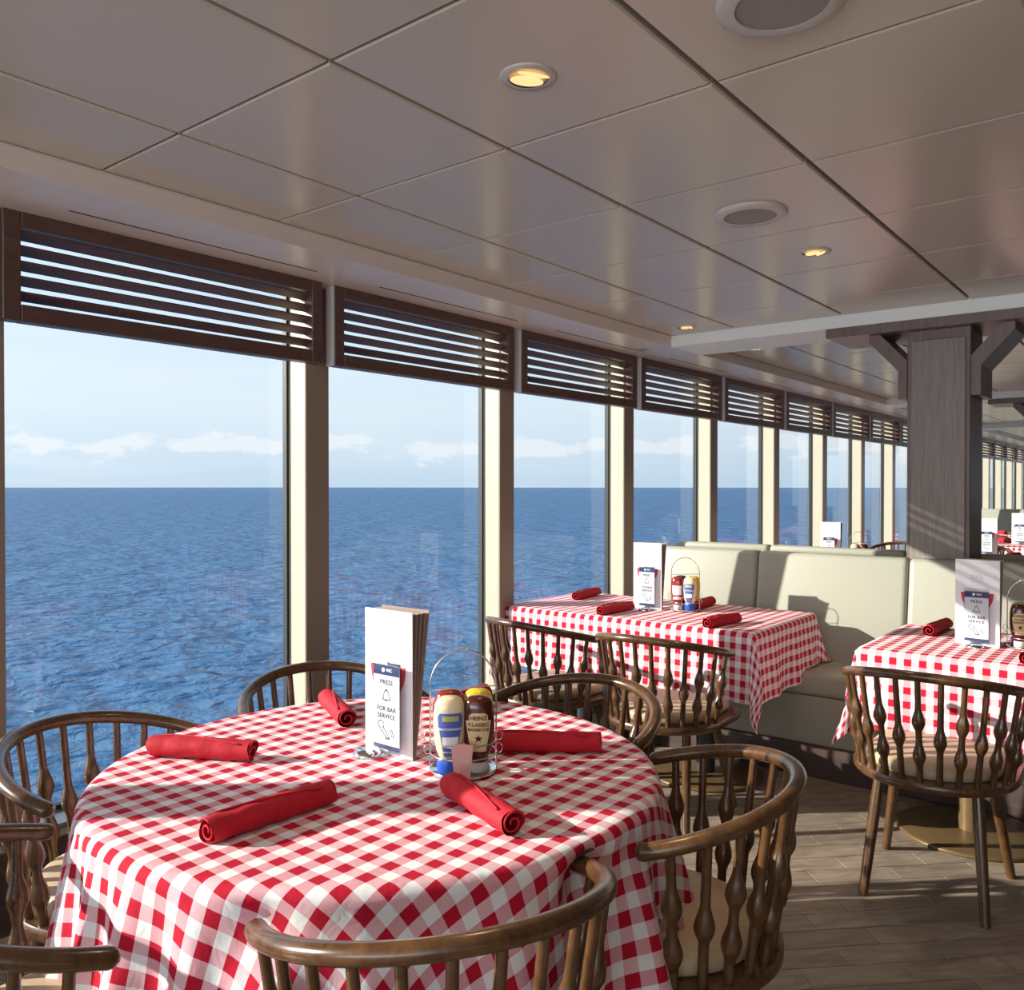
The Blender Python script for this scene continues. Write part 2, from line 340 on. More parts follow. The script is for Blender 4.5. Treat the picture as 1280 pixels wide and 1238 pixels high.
# ------------------------------------------------------------------ floor
fl = MB(); fl.box((XMIN, YMIN, -.05), (XMAX, 3.02, -.004))
floor = fl.obj('floor', M['grout']); tag(floor, kind='structure')
tl, tw, gp = .31, .1, .0028
tm = MB(); tm.box((-tl/2+gp/2, -tw/2+gp/2, -.004), (tl/2-gp/2, tw/2-gp/2, 0), ch=.0012); tile_me = tm.mesh('floor_tile', M['tile'])
def proj(p):
    v = Vector(p)-Vector((0, 0, EYE)); d = v.dot(cF)
    if d < .1: return (-999, -999, d)
    return (640+1067.29*v.dot(cR)/d, 619-1067.29*v.dot(cU)/d, d)
near, rest = [], []
sq = math.sqrt(.5)
for row in range(-60, 240):
    vv = 2.9 - .1*20 + .1*row*1.0 - .0
    for k in range(-60, 120):
        uu = 1.72 - .155 + .31*(k-20) + (.155 if row % 2 else 0)
        x, y = (uu+vv)*sq, (vv-uu)*sq
        if not (XMIN < x < 16.5 and YMIN < y < 2.95): continue
        q = proj((x, y, 0))
        if 640 < q[0] < 1330 and 880 < q[1] < 1275: near.append((q[2], x, y))
        else: rest.append((x, y))
near.sort(); rest += [(x, y) for _, x, y in near[300:]]
for _, x, y in near[:300]: inst('floor_tile', tile_me, floor, (x, y, 0), R(-45))
rt = MB(); hl, hw = tl/2-gp/2, tw/2-gp/2
for x, y in rest:
    q = [(x+(a*hl+b*hw)*sq, y+(-a*hl+b*hw)*sq) for a, b in ((-1, -1), (1, -1), (1, 1), (-1, 1))]
    vs = [(a, b, 0) for a, b in q]+[(a, b, -.004) for a, b in q]
    rt.add(vs, [(0, 1, 2, 3), (1, 0, 4, 5), (2, 1, 5, 6), (3, 2, 6, 7), (0, 3, 7, 4)])
tag(rt.obj('floor_tiles', M['tile'], floor), kind='stuff')

# ------------------------------------------------------------------ ceiling
cm = MB(); cm.box((XMIN, YMIN, ZC+.03), (XMAX, 3.05, ZC+.08))
ceil = cm.obj('ceiling', M['plenum']); tag(ceil, kind='structure')
GX, GY = .007, .014
def panel(mb, x0, x1, y0, y1):
    x0 += GX/2; x1 -= GX/2; y0 += GY/2; y1 -= GY/2; c_ = .004
    vs = [(x0+c_, y0+c_, ZC), (x1-c_, y0+c_, ZC), (x1-c_, y1-c_, ZC), (x0+c_, y1-c_, ZC), (x0, y0, ZC+.004), (x1, y0, ZC+.004), (x1, y1, ZC+.004), (x0, y1, ZC+.004),
          (x0, y0, ZC+.029), (x1, y0, ZC+.029), (x1, y1, ZC+.029), (x0, y1, ZC+.029)]
    mb.add(vs, [(3, 2, 1, 0)]+[(i, (i+1) % 4, 4+(i+1) % 4, 4+i) for i in range(4)]+[(4+i, 4+(i+1) % 4, 8+(i+1) % 4, 8+i) for i in range(4)])
ys = [YE, 2.045, 1.445, .845, .245, -.355, -.955, -1.555, -2.155, -2.755, YMIN]
far = MB()
coffers = [(-2.41+.0, 4.62, 1.191)]+[(BEAMS[i][1], BEAMS[i+1][0], BEAMS[i][1]+.33) for i in range(4)]
for ci, (xa, xb, gx) in enumerate(coffers):
    g = []; x = gx
    while x > xa+.01: x -= .6
    x += .6; g = [xa]
    while x < xb-.01:
        if x-g[-1] > .02: g.append(x)
        x += .6
    g.append(xb)
    for i in range(len(g)-1):
        for j in range(len(ys)-1):
            if ci <= 1 and ys[j] > -1.6 and g[i+1] > .3:
                mb = MB(); panel(mb, g[i], g[i+1], ys[j+1], ys[j]); mb.obj('ceiling_panel', M['panel'], ceil)
            else: panel(far, g[i], g[i+1], ys[j+1], ys[j])
tag(far.obj('far_ceiling_panels', M['panel'], ceil), kind='stuff')
# soffit along the windows with a lip, slots over each bay
so = MB(); so.box((XMIN, YE, ZS), (XMAX, 3.05, ZC+.029)); so.box((XMIN, YE-.006, ZC-.010), (XMAX, YE, ZC-.002))
soffit = so.obj('trim_2', M['soffit']); tag(soffit, kind='structure')
for k in range(-1, 12):
    xc = POST0+PITCHX*(k+.5); sl = MB(); sl.box((xc-.47, 2.675, ZS-.0008), (xc+.47, 2.684, ZS+.002)); sl.obj('air_slot', M['lamp_dark'], soffit)
gr = MB()
for k in range(5): gr.box((4.55+k*.02, 2.60, ZS-.001), (4.562+k*.02, 2.66, ZS+.001))
gr.obj('grille', M['speaker'], soffit)
for i, (xa, xb) in enumerate(BEAMS):
    b = MB(); b.box((xa, YMIN, ZS), (xb, YE, ZC+.029)); tag(b.obj('trim_%d' % (i+3), M['beam']), kind='structure')
b = MB(); b.box((-2.9, YMIN, ZS), (-2.41, YE, ZC+.029)); tag(b.obj('trim_8', M['beam']), kind='structure')

# ------------------------------------------------------------------ window wall
wl = MB(); wl.box((XMIN, YP, 0), (XMAX, YG+.02, .285), 0); wl.box((XMIN, YP-.012, 0), (XMAX, YP, .255), 1)
wl.box((XMIN, YG-.015, 2.33), (XMAX, 3.2, 2.42)); wl.box((XMIN, YP, -.05), (POST0-PITCHX*2, 3.2, 2.42))
wall = wl.obj('wall_left', [M['cream'], M['bench_wood']]); tag(wall, kind='structure')
sl = MB(); sl.box((XMIN, YP-.02, .285), (XMAX, YG-.016, .302), ch=.004); sl.obj('window_sill', M['sill'], wall)
n_posts = 22
for k in range(-2, n_posts-1):
    xc = POST0+PITCHX*k
    p = MB(); p.box((xc-.06, YP, .30), (xc+.06, YG+.02, ZS+.1), ch=.006)
    po = tag(p.obj('trim_%d' % (k+11), M['cream']), kind='structure')
    p = MB(); p.box((xc-.0605, YP-.003, .30), (xc+.0605, YP+.004, ZS-.001), ch=.002); p.obj('post_front_face', M['post_front'], po)  # thin darker face on the room side of each post
for k in range(-2, n_posts-2):
    xa, xb = POST0+PITCHX*k+.06, POST0+PITCHX*(k+1)-.06
    fr = MB(); t = .012
    fr.box((xa, YG-.014, .30), (xa+t*.6, YG+.012, 2.34)); fr.box((xb-t, YG-.014, .30), (xb, YG+.012, 2.34))
    fr.box((xa, YG-.014, .30), (xb, YG+.012, .318)); fr.box((xa, YG-.014, 2.32), (xb, YG+.012, 2.34))
    w = fr.obj('window_%d' % (k+3), M['gasket']); tag(w, kind='structure')
    g = MB(); g.add([(xa, YG, .30), (xb, YG, .30), (xb, YG, 2.34), (xa, YG, 2.34)], [(0, 1, 2, 3)]); g.obj('pane', M['glass'], w)

wr = MB(); wr.box((XMIN, YMIN-.1, -.05), (XMAX, YMIN, 2.42)); tag(wr.obj('shade_wall_right', M['column_edge']), kind='structure')  # unseen side wall, added to keep light off the column's right face

# ------------------------------------------------------------------ louvre panels
YL = 2.80; LZ0, LZ1 = 1.902, ZS-.001; LW = 1.208
def louver():
    root = empty('louver_panel')
    fw = .052; x0, x1 = -LW/2, LW/2; y0, y1 = 0, .055
    for nm, a, b in (('top_rail', (x0, y0, LZ1-.047), (x1, y1, LZ1)), ('bottom_rail', (x0, y0, LZ0), (x1, y1, LZ0+fw)), ('stile', (x0, y0, LZ0), (x0+fw, y1, LZ1)), ('stile', (x1-fw, y0, LZ0), (x1, y1, LZ1))):
        if nm != 'stile': a = (x0+fw, a[1], a[2]); b = (x1-fw, b[1], b[2])
        m_ = MB(); m_.box(a, b, ch=.003); m_.obj(nm, M['louver'], root)
    e = MB(); e.box((x0-.002, y0+.006, LZ0), (x0, y1, LZ1), ch=0); e.obj('edge_strip', M['strip'], root)
    D, T, th = .046, .006, R(24); n = 5; za, zb = LZ0+fw, LZ1-.047
    dx, dz = D/2*math.cos(th), D/2*math.sin(th); nx, nz = -math.sin(th)*T/2, math.cos(th)*T/2
    poly = [(-dx+nx*-1, dz+nz*-1), (dx+nx*-1*-1*-1, -dz-nz), (dx, -dz+nz), (-dx, dz+nz)]
    poly = [(-dx, dz-nz), (dx, -dz-nz), (dx, -dz+nz), (-dx, dz+nz)]
    sm = MB(); xs = (x0+fw, x1-fw)
    vs = [(xs[0], y, z) for y, z in poly]+[(xs[1], y, z) for y, z in poly]
    sm.add(vs, [(3, 2, 1, 0), (4, 5, 6, 7)]+[(i, (i+1) % 4, 4+(i+1) % 4, 4+i) for i in range(4)]); me = sm.mesh('slat', M['louver'])
    for i in range(n): inst('slat', me, root, (0, .028, za+(zb-za)*(i+.62)/n))
    return root
lproto = louver(); first = True
for k in range(-2, 19):
    xc = POST0+PITCHX*(k+.5); o = lproto if first else copy_tree(lproto); first = False
    o.location = (xc-.006, YL, 0)
    if k <= 0: lb = ['dark slatted louver panel two bays behind the nearest window post, out at the edge', 'dark slatted louver panel over the window just outside the view'][k+2] if k < 0 else 'dark slatted louver panel over the nearest window beside the camera'
    if k < 1: pass
    if k >= 1: lb = '%s dark slatted louver panel counted from the left, hung over the windows' % ORD[k-1]
    if k == 1: bpy.data.objects.remove([c for c in o.children if c.name.startswith('edge_strip')][0])
    tag(o, lb, 'louver', 'slatted louver panels above the sea windows')

# ------------------------------------------------------------------ column, partition ledge
def column(x, first_):
    r = empty('wood_column', (x, .995, 0)); x0, x1 = -.15, .15; y0, y1 = -.145, .145
    a = MB(); a.box((x0, y0, .0), (x1, y1, 2.187), ch=.004); a.obj('shaft', M['column_edge'], r)
    a = MB(); a.box((x0-.012, y0+.02, .9), (x0, y1-.02, 2.135), ch=.004); a.obj('front_panel', M['column'], r)
    a = MB(); a.box((x0-.055, -.54, 2.187), (x1+.10, .54, ZS), ch=.003); a.obj('header_board', M['column_edge'], r)
    for s_ in (1, -1):
        w = .042; y_in = .147; zb, zk, zt = 1.845, 2.0, 2.186; out = .145
        poly = [(y_in, zb), (y_in+w, zb), (y_in+w, zk-.01), (y_in+w+out, zt-.035), (y_in+w+out, zt), (y_in+w+out-.055, zt), (y_in, zk+.04)]
        vs = [(x0+.0, s_*y, z) for y, z in poly]+[(x1-.0, s_*y, z) for y, z in poly]; n = len(poly)
        fs = [tuple(range(n)), tuple(range(2*n-1, n-1, -1))]+[(i, (i+1) % n, n+(i+1) % n, n+i)[::-1] for i in range(n)]
        m_ = MB(); m_.add(vs, fs if s_ > 0 else [f[::-1] for f in fs]); m_.obj('bracket', M['column_edge'], r)
    return r
tag(column(4.82, True), 'wide grey-brown wooden column with splayed brackets rising behind the banquette', 'column')
tag(column(9.45, False), 'farther wooden column with header board under the second ceiling beam', 'column')
lg = MB(); lg.box((4.64, -3.0, .985), (5.0, .848, 1.03), ch=.004); lg.box((4.69, -3.0, 0), (4.95, .848, .985))
tag(lg.obj('partition_ledge', M['bench_wood']), 'dark wooden ledge running right from the column above the bench back', 'ledge')

# ------------------------------------------------------------------ banquettes
def banquette(x, flip, ye, seams, label, ext=-3.0):
    r = empty('banquette', (x, 0, 0), PI if flip else 0)
    sg = -1 if flip else 1        # local y = sg * world y
    def L(y): return sg*y
    # local x: 0 at the middle of the pair, bench faces -x
    def rb(m_, a, b, ch): m_.box(a, b, ch=ch)
    k = MB(); k.box((-.725, L(ye-.03), 0), (-.18, L(ext), .155), ch=.003); k.obj('kick_base', M['bench_wood'], r)
    s0 = MB(); s0.box((-.72, L(ye-.005), .155), (-.20, L(ext), .39), ch=.012); s0.obj('seat_base', M['bench'], r)
    edges = [ye]+seams+[ext]
    for i in range(len(edges)-1):
        a, b_ = edges[i], edges[i+1]
        c = MB(); bm = bmesh.new(); bmesh.ops.create_cube(bm, size=1)
        for v in bm.verts: v.co = Vector((-.475+v.co.x*.50, L((a+b_)/2)+v.co.y*(abs(a-b_)-.004), .445+v.co.z*.11))
        bmesh.ops.bevel(bm, geom=bm.edges[:], offset=.026, segments=4, profile=.55, affect='EDGES'); c.frombm(bm, 0, True); c.obj('seat_cushion', M['bench'], r)
        c = MB(); bm = bmesh.new(); bmesh.ops.create_cube(bm, size=1)
        for v in bm.verts:
            z = .74+v.co.z*.60; x_ = -.227+v.co.x*.10+(z-1.04)*.14
            v.co = Vector((x_, L((a+b_)/2)+v.co.y*(abs(a-b_)-.003), z))
        bmesh.ops.bevel(bm, geom=bm.edges[:], offset=.028, segments=4, profile=.55, affect='EDGES'); c.frombm(bm, 0, True); c.obj('back_cushion', M['bench'], r)
    return tag(r, label, 'banquette')
SE = [1.88, 1.10, .32, -.46, -1.24]
banquette(4.82, False, 2.50, SE, 'grey-beige upholstered banquette facing the two near square tables')
banquette(4.87, True, 2.66, [2.02, 1.24, .46, -.32], 'grey-beige banquette back to back behind the near one, only its top seen')
banquette(15.9, False, 2.80, [2.0, 1.2, .4, -.4], 'pale banquette at the far end of the room seen past the column')

# ------------------------------------------------------------------ chairs
RA, RW, RE, RT, RZ = .289, .283, .02, .25, .715
def rail_pt(t):            # t in -1..1 along the rail from right arm end to left arm end
    La = RE; Lc = PI*(RA+RW)/2; tot = 2*La+Lc; s_ = (t+1)/2*tot
    if s_ < La: x, y = RE*(1-s_/La), -RW
    elif s_ > La+Lc: x, y = RE*(s_-La-Lc)/La, RW
    else:
        ph = -PI/2+(s_-La)/Lc*PI; x, y = -RA*math.cos(ph), RW*math.sin(ph)
    return Vector((x, y, RZ-RT*x))
def make_chair():
    r = empty('captain_chair')
    m_ = MB(); pts = [rail_pt(-1+2*i/44) for i in range(45)]
    m_.tube(pts, .0165, 12, flat=1.12, round_end=True); m_.obj('top_rail', M['chair'], r)
    # seat
    def outline(rb, fx, hw, n=28):
        p = [(-rb*math.cos(a), hw*math.sin(a)) for a in [-PI/2+PI*i/n for i in range(n+1)]]
        q = []
        for i in range(1, 8): a = PI/2*i/8; q.append((fx-.07+.07*math.sin(a), hw-.045+.045*math.cos(a)-.0))
        return p+q+[(x, -y) for x, y in reversed(q)]
    m_ = MB(); o = outline(.262, .235, .262); n = len(o)
    rings = [([(x*.975, y*.975) for x, y in o], .405), (o, .413), (o, .428), ([(x*.98, y*.98) for x, y in o], .436)]
    vs = [(x, y, z) for ring, z in rings for x, y in ring]
    fs = [(i*n+k, i*n+(k+1) % n, (i+1)*n+(k+1) % n, (i+1)*n+k) for i in range(3) for k in range(n)]
    m_.add(vs, fs, 0, True); m_.add(vs[:n], [tuple(range(n-1, -1, -1))]); m_.add(vs[-n:], [tuple(range(n))]); m_.obj('seat', M['chair'], r)
    m_ = MB(); o = outline(.215, .225, .215); n = len(o)
    rings = [(.96, .437), (1.0, .446), (1.0, .462), (.965, .474), (.90, .480), (.6, .484), (.25, .486)]
    vs = [(x*s_, y*s_, z) for s_, z in rings for x, y in o]
    fs = [(i*n+k, i*n+(k+1) % n, (i+1)*n+(k+1) % n, (i+1)*n+k) for i in range(len(rings)-1) for k in range(n)]
    m_.add(vs, fs, 0, True); m_.add(vs[:n], [tuple(range(n-1, -1, -1))]); m_.add(vs[-n:], [tuple(range(n))], 0, True); m_.obj('cushion', M['cushion'], r)
    # spindles
    N = 13
    for i in range(N):
        t = -1+2*(i+.72)/(N-1+1.44); top = rail_pt(t); ang = -PI/2+PI*(i+.62)/(N-1+1.24)
        bx, by = -.238*math.cos(ang), .241*math.sin(ang)
        base = Vector((bx, by, .434)); axis = top-base; Ln = axis.length-.010; u = axis.normalized()
        bulbs = [.25, .585] if i % 2 == 0 else [.415]
        prof = []
        for j in range(29):
            s_ = j/28; rr = .0092+.0015*(1-s_)
            for b_ in bulbs:
                d = (s_-b_)*Ln; up_ = .050 if d > 0 else .034
                if abs(d) < up_: rr = max(rr, .0095+.0112*(math.cos(PI*abs(d)/up_)*.5+.5)**.8)
            prof.append((base+u*(Ln*s_), rr))
        m_ = MB(); m_.tube([p[0] for p in prof], [p[1] for p in prof], 10, caps=False, up=(0, 1, 0) if abs(u.y) < .5 else (1, 0, 0)); m_.obj('spindle', M['chair'], r)
    for sx, sy in ((-1, 1), (-1, -1), (1, 1), (1, -1)):
        top = Vector((-.12 if sx < 0 else .16, .15*sy, .408)); bot = Vector((-.20 if sx < 0 else .245, (.185 if sx < 0 else .21)*sy, 0))
        m_ = MB(); m_.tube([top, top.lerp(bot, .3), top.lerp(bot, .7), bot], [.017, .0195, .0175, .0155], 12); m_.obj('leg', M['chair'], r)
    return r
chair = make_chair(); used = [False]
def put_chair(x, y, deg, label, group):
    o = chair if not used[0] else copy_tree(chair); used[0] = True
    o.location = (x, y, 0); o.rotation_euler = (0, 0, R(deg)); tag(o, label, 'chair', group); return o
GR = 'captain chairs around the round table'; GQ = 'captain chairs at the square tables'; GF = 'captain chairs in the far part of the room'
put_chair(1.023, .980, 62.4, 'wooden spindle-back chair in front of the round table with its back to the camera', GR)
put_chair(1.661, .910, 116.7, 'wooden spindle-back chair on the right side of the round table, standing in the aisle', GR)
put_chair(1.999, 1.431, 180.5, 'wooden spindle-back chair on the far side of the round table, behind the condiment caddy', GR)
put_chair(1.730, 2.061, -109.4, 'wooden spindle-back chair between round table and window, behind the standing menu', GR)
put_chair(1.051, 2.020, -67.8, 'wooden spindle-back chair with curved rail against the sea at the left window', GR)
put_chair(.654, 1.508, -14.7, 'wooden spindle-back chair cut by the left edge, only both arm ends showing', GR)
put_chair(3.259, 2.373, -10.6, 'wooden spindle-back chair at the middle square table, the one next to the window', GQ)
put_chair(3.255, 1.754, 3.0, 'wooden spindle-back chair at the middle square table, the one away from the window', GQ)
put_chair(3.231, .696, 2.3, 'wooden spindle-back chair at the right-hand square table, seen from behind', GQ)

# ------------------------------------------------------------------ tables and cloths
ZT = .757
def cloth_obj(name, vs, fs, uvs, mt, label, group):
    me = bpy.data.meshes.new(name); me.from_pydata(vs, [], fs); me.update(); me.materials.append(mt)
    uvl = me.uv_layers.new(name='UVMap')
    for lp in me.loops: uvl.data[lp.index].uv = uvs[lp.vertex_index]
    me.polygons.foreach_set('use_smooth', [True]*len(me.polygons))
    o = bpy.data.objects.new(name, me); COL.objects.link(o); tag(o, label, 'tablecloth', group)
    return o
# round one
TC = (1.357, 1.466); TR = .635
t = empty('round_table', (TC[0], TC[1], 0))
m_ = MB(); m_.lathe([(0, .730), (TR-.02, .730), (TR-.012, .735), (TR-.012, .748), (TR-.02, .752), (0, .752)], 64); m_.obj('tabletop', M['tabletop'], t)
m_ = MB(); m_.lathe([(.06, .02), (.045, .06), (.045, .70), (.09, .728)], 24); m_.obj('pedestal', M['darkmetal'], t)
m_ = MB(); m_.lathe([(.36, 0), (.36, .014), (.34, .02), (.06, .024)], 48); m_.obj('base', M['bronze'], t)
tag(t, 'round pedestal table under the nearest gingham cloth', 'table')
def dent(a):       # chair arms push the hanging cloth in
    d = 0
    for ang, amt, wd in DENTS:
        x = (a-ang+PI) % (2*PI)-PI; d += amt*math.exp(-(x/wd)**2)
    return d
def ang_of(x, y): return math.atan2(y-TC[1], x-TC[0])
DENTS = [(ang_of(1.28, .867), .075, .085), (ang_of(.78, 1.13), .035, .09), (ang_of(1.40, .80), .02, .07)]
N = 320; rng = random.Random(3)
folds = [(rng.uniform(0, 2*PI), rng.choice([5, 7, 9, 11, 13]), rng.uniform(.3, 1)) for _ in range(5)]
RIDGES = [(162, 4, .8), (174, 3.4, .7), (186, 4.5, 1.0), (199, 3.6, .75), (211, 5.5, 1.25), (226, 5, .5), (247, 5, .8), (262, 4, .6), (276, 5, 1.0), (290, 4, .8), (301, 5, 1.1), (318, 6, .7), (335, 5, .9), (354, 6, .8), (15, 6, 1), (38, 5, .7), (60, 6, 1), (84, 5, .7), (108, 6, 1), (135, 6, .8), (150, 4, .7)]
def fold(a):
    v = -.45
    for c_, w_, am in RIDGES:
        x = math.degrees((a-R(c_)+PI) % (2*PI)-PI)
        if abs(x) < 4*w_: v += 1.35*am*math.exp(-(x/w_)**2)
    return v
vs, uvs, fs = [], [], []
prof = [(0.0, 0), (.15, 0), (.30, 0), (.42, 0), (.52, 0), (.58, 0), (.60, 0)]
rad = .028; arc = [(i/6) for i in range(1, 7)]
down = [.02, .05, .08, .11, .14, .17, .20, .23, .26, .285]
rows = 0
for r_, _ in prof[1:]:
    for k in range(N):
        a = 2*PI*k/N; w = .0012*math.sin(3*a+9*r_)*min(1, r_*2)
        vs.append((TC[0]+r_*math.cos(a), TC[1]+r_*math.sin(a), ZT+w*.5)); uvs.append((TC[0]+r_*math.cos(a), TC[1]+r_*math.sin(a)))
    rows += 1
for q in arc:
    th = q*PI/2
    for k in range(N):
        a = 2*PI*k/N; rr = .60+.022+rad*math.sin(th)-.012; zz = ZT-rad*(1-math.cos(th)); ar = .60+.01+rad*th
        rr -= dent(a)*q*q*.35
        vs.append((TC[0]+rr*math.cos(a), TC[1]+rr*math.sin(a), zz)); uvs.append((TC[0]+ar*math.cos(a), TC[1]+ar*math.sin(a)))
    rows += 1
for dd in down:
    for k in range(N):
        a = 2*PI*k/N; q = dd/.285
        f_ = fold(a); rr = .630+.008+.034*q+.050*q**.85*f_-dent(a)*(.35+.65*math.exp(-((dd-.03)/.10)**2) if dd > .03 else .35+.65*dd/.03)
        rr = max(rr, .585) if dd < .08 else rr
        zz = ZT-rad-dd*(1.0-.02*f_)+(.010*math.sin(2*a+1)*q); ar0 = .60+.01+rad*PI/2
        ax = round(a/(PI/2))*(PI/2); dl = a-ax; ad = ax+dl*min(1, abs(dl)/(PI/4))     # threads hang straight near the warp and weft
        vs.append((TC[0]+rr*math.cos(a), TC[1]+rr*math.sin(a), zz)); uvs.append((TC[0]+ar0*math.cos(a)+dd*math.cos(ad), TC[1]+ar0*math.sin(a)+dd*math.sin(ad)))
    rows += 1
for i in range(rows-1):
    for k in range(N): fs.append((i*N+k, (i+1)*N+k, (i+1)*N+(k+1) % N, i*N+(k+1) % N)[::1])
vs.append((TC[0], TC[1], ZT)); uvs.append(TC); ci = len(vs)-1
for k in range(N): fs.append((ci, k, (k+1) % N))
GC = 'red and white gingham tablecloths'
cloth_obj('tablecloth', vs, fs, uvs, M['ging_round'], 'red and white gingham cloth draped over the large round table', GC)

def rect_cloth(x0, x1, y0, y1, seed, label, hang=.30, far=False, du=0.0, seat_x=None):
    rng = random.Random(seed); st = .02 if not far else .06
    hx, hy = (x1-x0)/2, (y1-y0)/2; cx, cy = (x0+x1)/2, (y0+y1)/2
    def axis(h):
        c_ = []; n = max(4, int((h-.03)/.12)); c_ += [i*(h-.03)/n for i in range(n+1)]
        m = int(hang/st)+3; c_ += [h-.03+(i+1)*(hang+.03)/m for i in range(m)]
        return sorted(set([-v for v in c_]+c_))
    U, V = axis(hx), axis(hy); ph = [rng.uniform(0, 6.28) for _ in range(8)]
    vs, uvs, fs = [], [], []
    rc = .022
    def side(s_, d):      # s_ distance past the edge -> (out, down)
        if s_ <= 0: return 0, 0
        L = rc*PI/2
        if s_ < L: th = s_/rc; return rc*math.sin(th), rc*(1-math.cos(th))
        return rc, rc+(s_-L)
    for v in V:
        for u in U:
            ex, ey = abs(u)-(hx-rc), abs(v)-(hy-rc); sx = 1 if u > 0 else -1; sy = 1 if v > 0 else -1
            if ex <= 0 and ey <= 0: x, y, z = u, v, 0
            elif ex > 0 and ey <= 0:
                o_, d_ = side(ex, 0); w = min(1, d_/hang); amp = .012*w*(math.sin(v*11+ph[0])+.7*math.sin(v*23+ph[1]))
                x, y, z = sx*(hx-rc+o_+.015*w+amp), v, -d_
            elif ey > 0 and ex <= 0:
                o_, d_ = side(ey, 0); w = min(1, d_/hang); amp = .014*w*(math.sin(u*13+ph[2])+.7*math.sin(u*27+ph[3]))
                x, y, z = u, sy*(hy-rc+o_+.015*w+amp), -d_
            else:
                rho = math.hypot(ex, ey); phi = math.atan2(ey, ex)   # 0: along x side, pi/2: along y side
                o_, d_ = side(rho, 0); w = min(1, d_/hang)
                bulge = math.sin(2*phi)**2
                out = o_+.015*w+.19*max(0, rho-.03)*bulge**1.1
                a2 = phi+(.30*math.sin(rho*16+ph[4+(sx > 0)+2*(sy > 0) if False else 4])*w*bulge)
                x = sx*(hx-rc+out*math.cos(a2)); y = sy*(hy-rc+out*math.sin(a2)); z = -d_*(1-.05*bulge)
            if seat_x and cx+x > seat_x and z < -.250:
                x += (-.250-z)*.8; z = -.250+.004*math.sin(v*30)**2
            vs.append((cx+x, cy+y, ZT+z)); uvs.append((u+du, v))
    nu = len(U)
    for j in range(len(V)-1):
        for i in range(nu-1): fs.append((j*nu+i, j*nu+i+1, (j+1)*nu+i+1, (j+1)*nu+i))
    return cloth_obj('tablecloth', vs, fs, uvs, M['ging_rect'], label, GC)
def ped_table(x0, x1, y0, y1, label, group=None):
    t = empty('square_table', ((x0+x1)/2, (y0+y1)/2, 0)); hx, hy = (x1-x0)/2, (y1-y0)/2
    m_ = MB(); m_.box((-hx+.008, -hy+.008, .725), (hx-.008, hy-.008, .752), ch=.004); m_.obj('tabletop', M['tabletop'], t)
    for yy, mt in ((-hy+.36, 0), (hy-.36, 1)):
        px_ = 3.83-(x0+x1)/2 if x0 < 4 else 0
        m_ = MB(); m_.lathe([(.045, .02), (.045, .72)], 24, (px_, yy, 0)); m_.obj('pedestal', M['bronze'] if y0 < 1 else M['darkmetal'], t)
        m_ = MB(); m_.lathe([(.27, 0), (.275, .004), (.275, .013), (.265, .017), (.045, .021)], 56, (px_, yy, 0)); m_.obj('base', M['bronze'], t)
    return tag(t, label, 'table', group)
ped_table(3.56, 4.36, 1.485, 2.915, 'rectangular pedestal table between the windows and the banquette, middle one', 'square tables')
rect_cloth(3.56, 4.36, 1.485, 2.915, 5, 'gingham cloth on the middle table with one corner hanging over the banquette', seat_x=4.09)
ped_table(3.50, 4.27, -.37, 1.05, 'rectangular pedestal table on round bronze base at the right edge', 'square tables')
rect_cloth(3.50, 4.27, -.37, 1.05, 8, 'gingham cloth on the table at the right edge', du=.01, seat_x=4.09)

# ------------------------------------------------------------------ napkins
def napkin(L=.26, r_=.0265):
    m_ = MB(); n = 26; turns = []; rng = random.Random(2)
    K = 15; rings = []
    for i in range(K):
        x = -L/2+L*i/(K-1); k1 = 1+.05*math.sin(i*1.9)+rng.uniform(-.02, .02); edge = 1-.10*(abs(2*i/(K-1)-1))**6
        ring = []
        for k in range(n):
            a = 2*PI*k/n; rr = r_*k1*edge*(1+.03*math.sin(2*a+i*.5)+.02*math.sin(5*a+i))
            y, z = rr*math.cos(a), rr*math.sin(a)*.93
            ring.append((x+.004*math.sin(a*2), y, max(z, -r_*.86)+r_*.86))
        rings.append(ring)
    vs = [v for rg in rings for v in rg]
    m_.add(vs, [(i*n+k, i*n+(k+1) % n, (i+1)*n+(k+1) % n, (i+1)*n+k) for i in range(K-1) for k in range(n)], 0, True)
    root = m_.obj('rolled_napkin', M['red'])
    # a flap edge running over the roll and the spiral ends
    f = MB(); pts = []
    for i in range(20):
        x = -L/2+.02+(L-.05)*i/19; a = R(60+70*i/19); pts.append((x, r_*1.02*math.cos(a), r_*.86+r_*.97*math.sin(a)))
    f.tube(pts, .0024, 6); f.obj('hem', M['red'], root)
    for s_ in (1, -1):
        q = MB(); pts = []
        for i in range(46):
            a = i/46*3.0*PI+.6; rr = r_*(.93-.78*i/46); pts.append((s_*(L/2-.003*i/46+.001), rr*math.cos(a), r_*.86+rr*.93*math.sin(a)))
        q.tube(pts, .0022, 6); q.obj('rolled_end', M['red'], root)
    return root
nap = napkin(); nfirst = [True]
def put_nap(x, y, deg, L, label, group):
    o = nap if nfirst[0] else copy_tree(nap); nfirst[0] = False
    o.location = (x, y, ZT+.001); o.rotation_euler = (0, 0, R(deg)); o.scale = (L/.26, 1, 1); tag(o, label, 'napkin', group)
GN = 'rolled red napkins on the round table'; GN2 = 'rolled red napkins on the square tables'
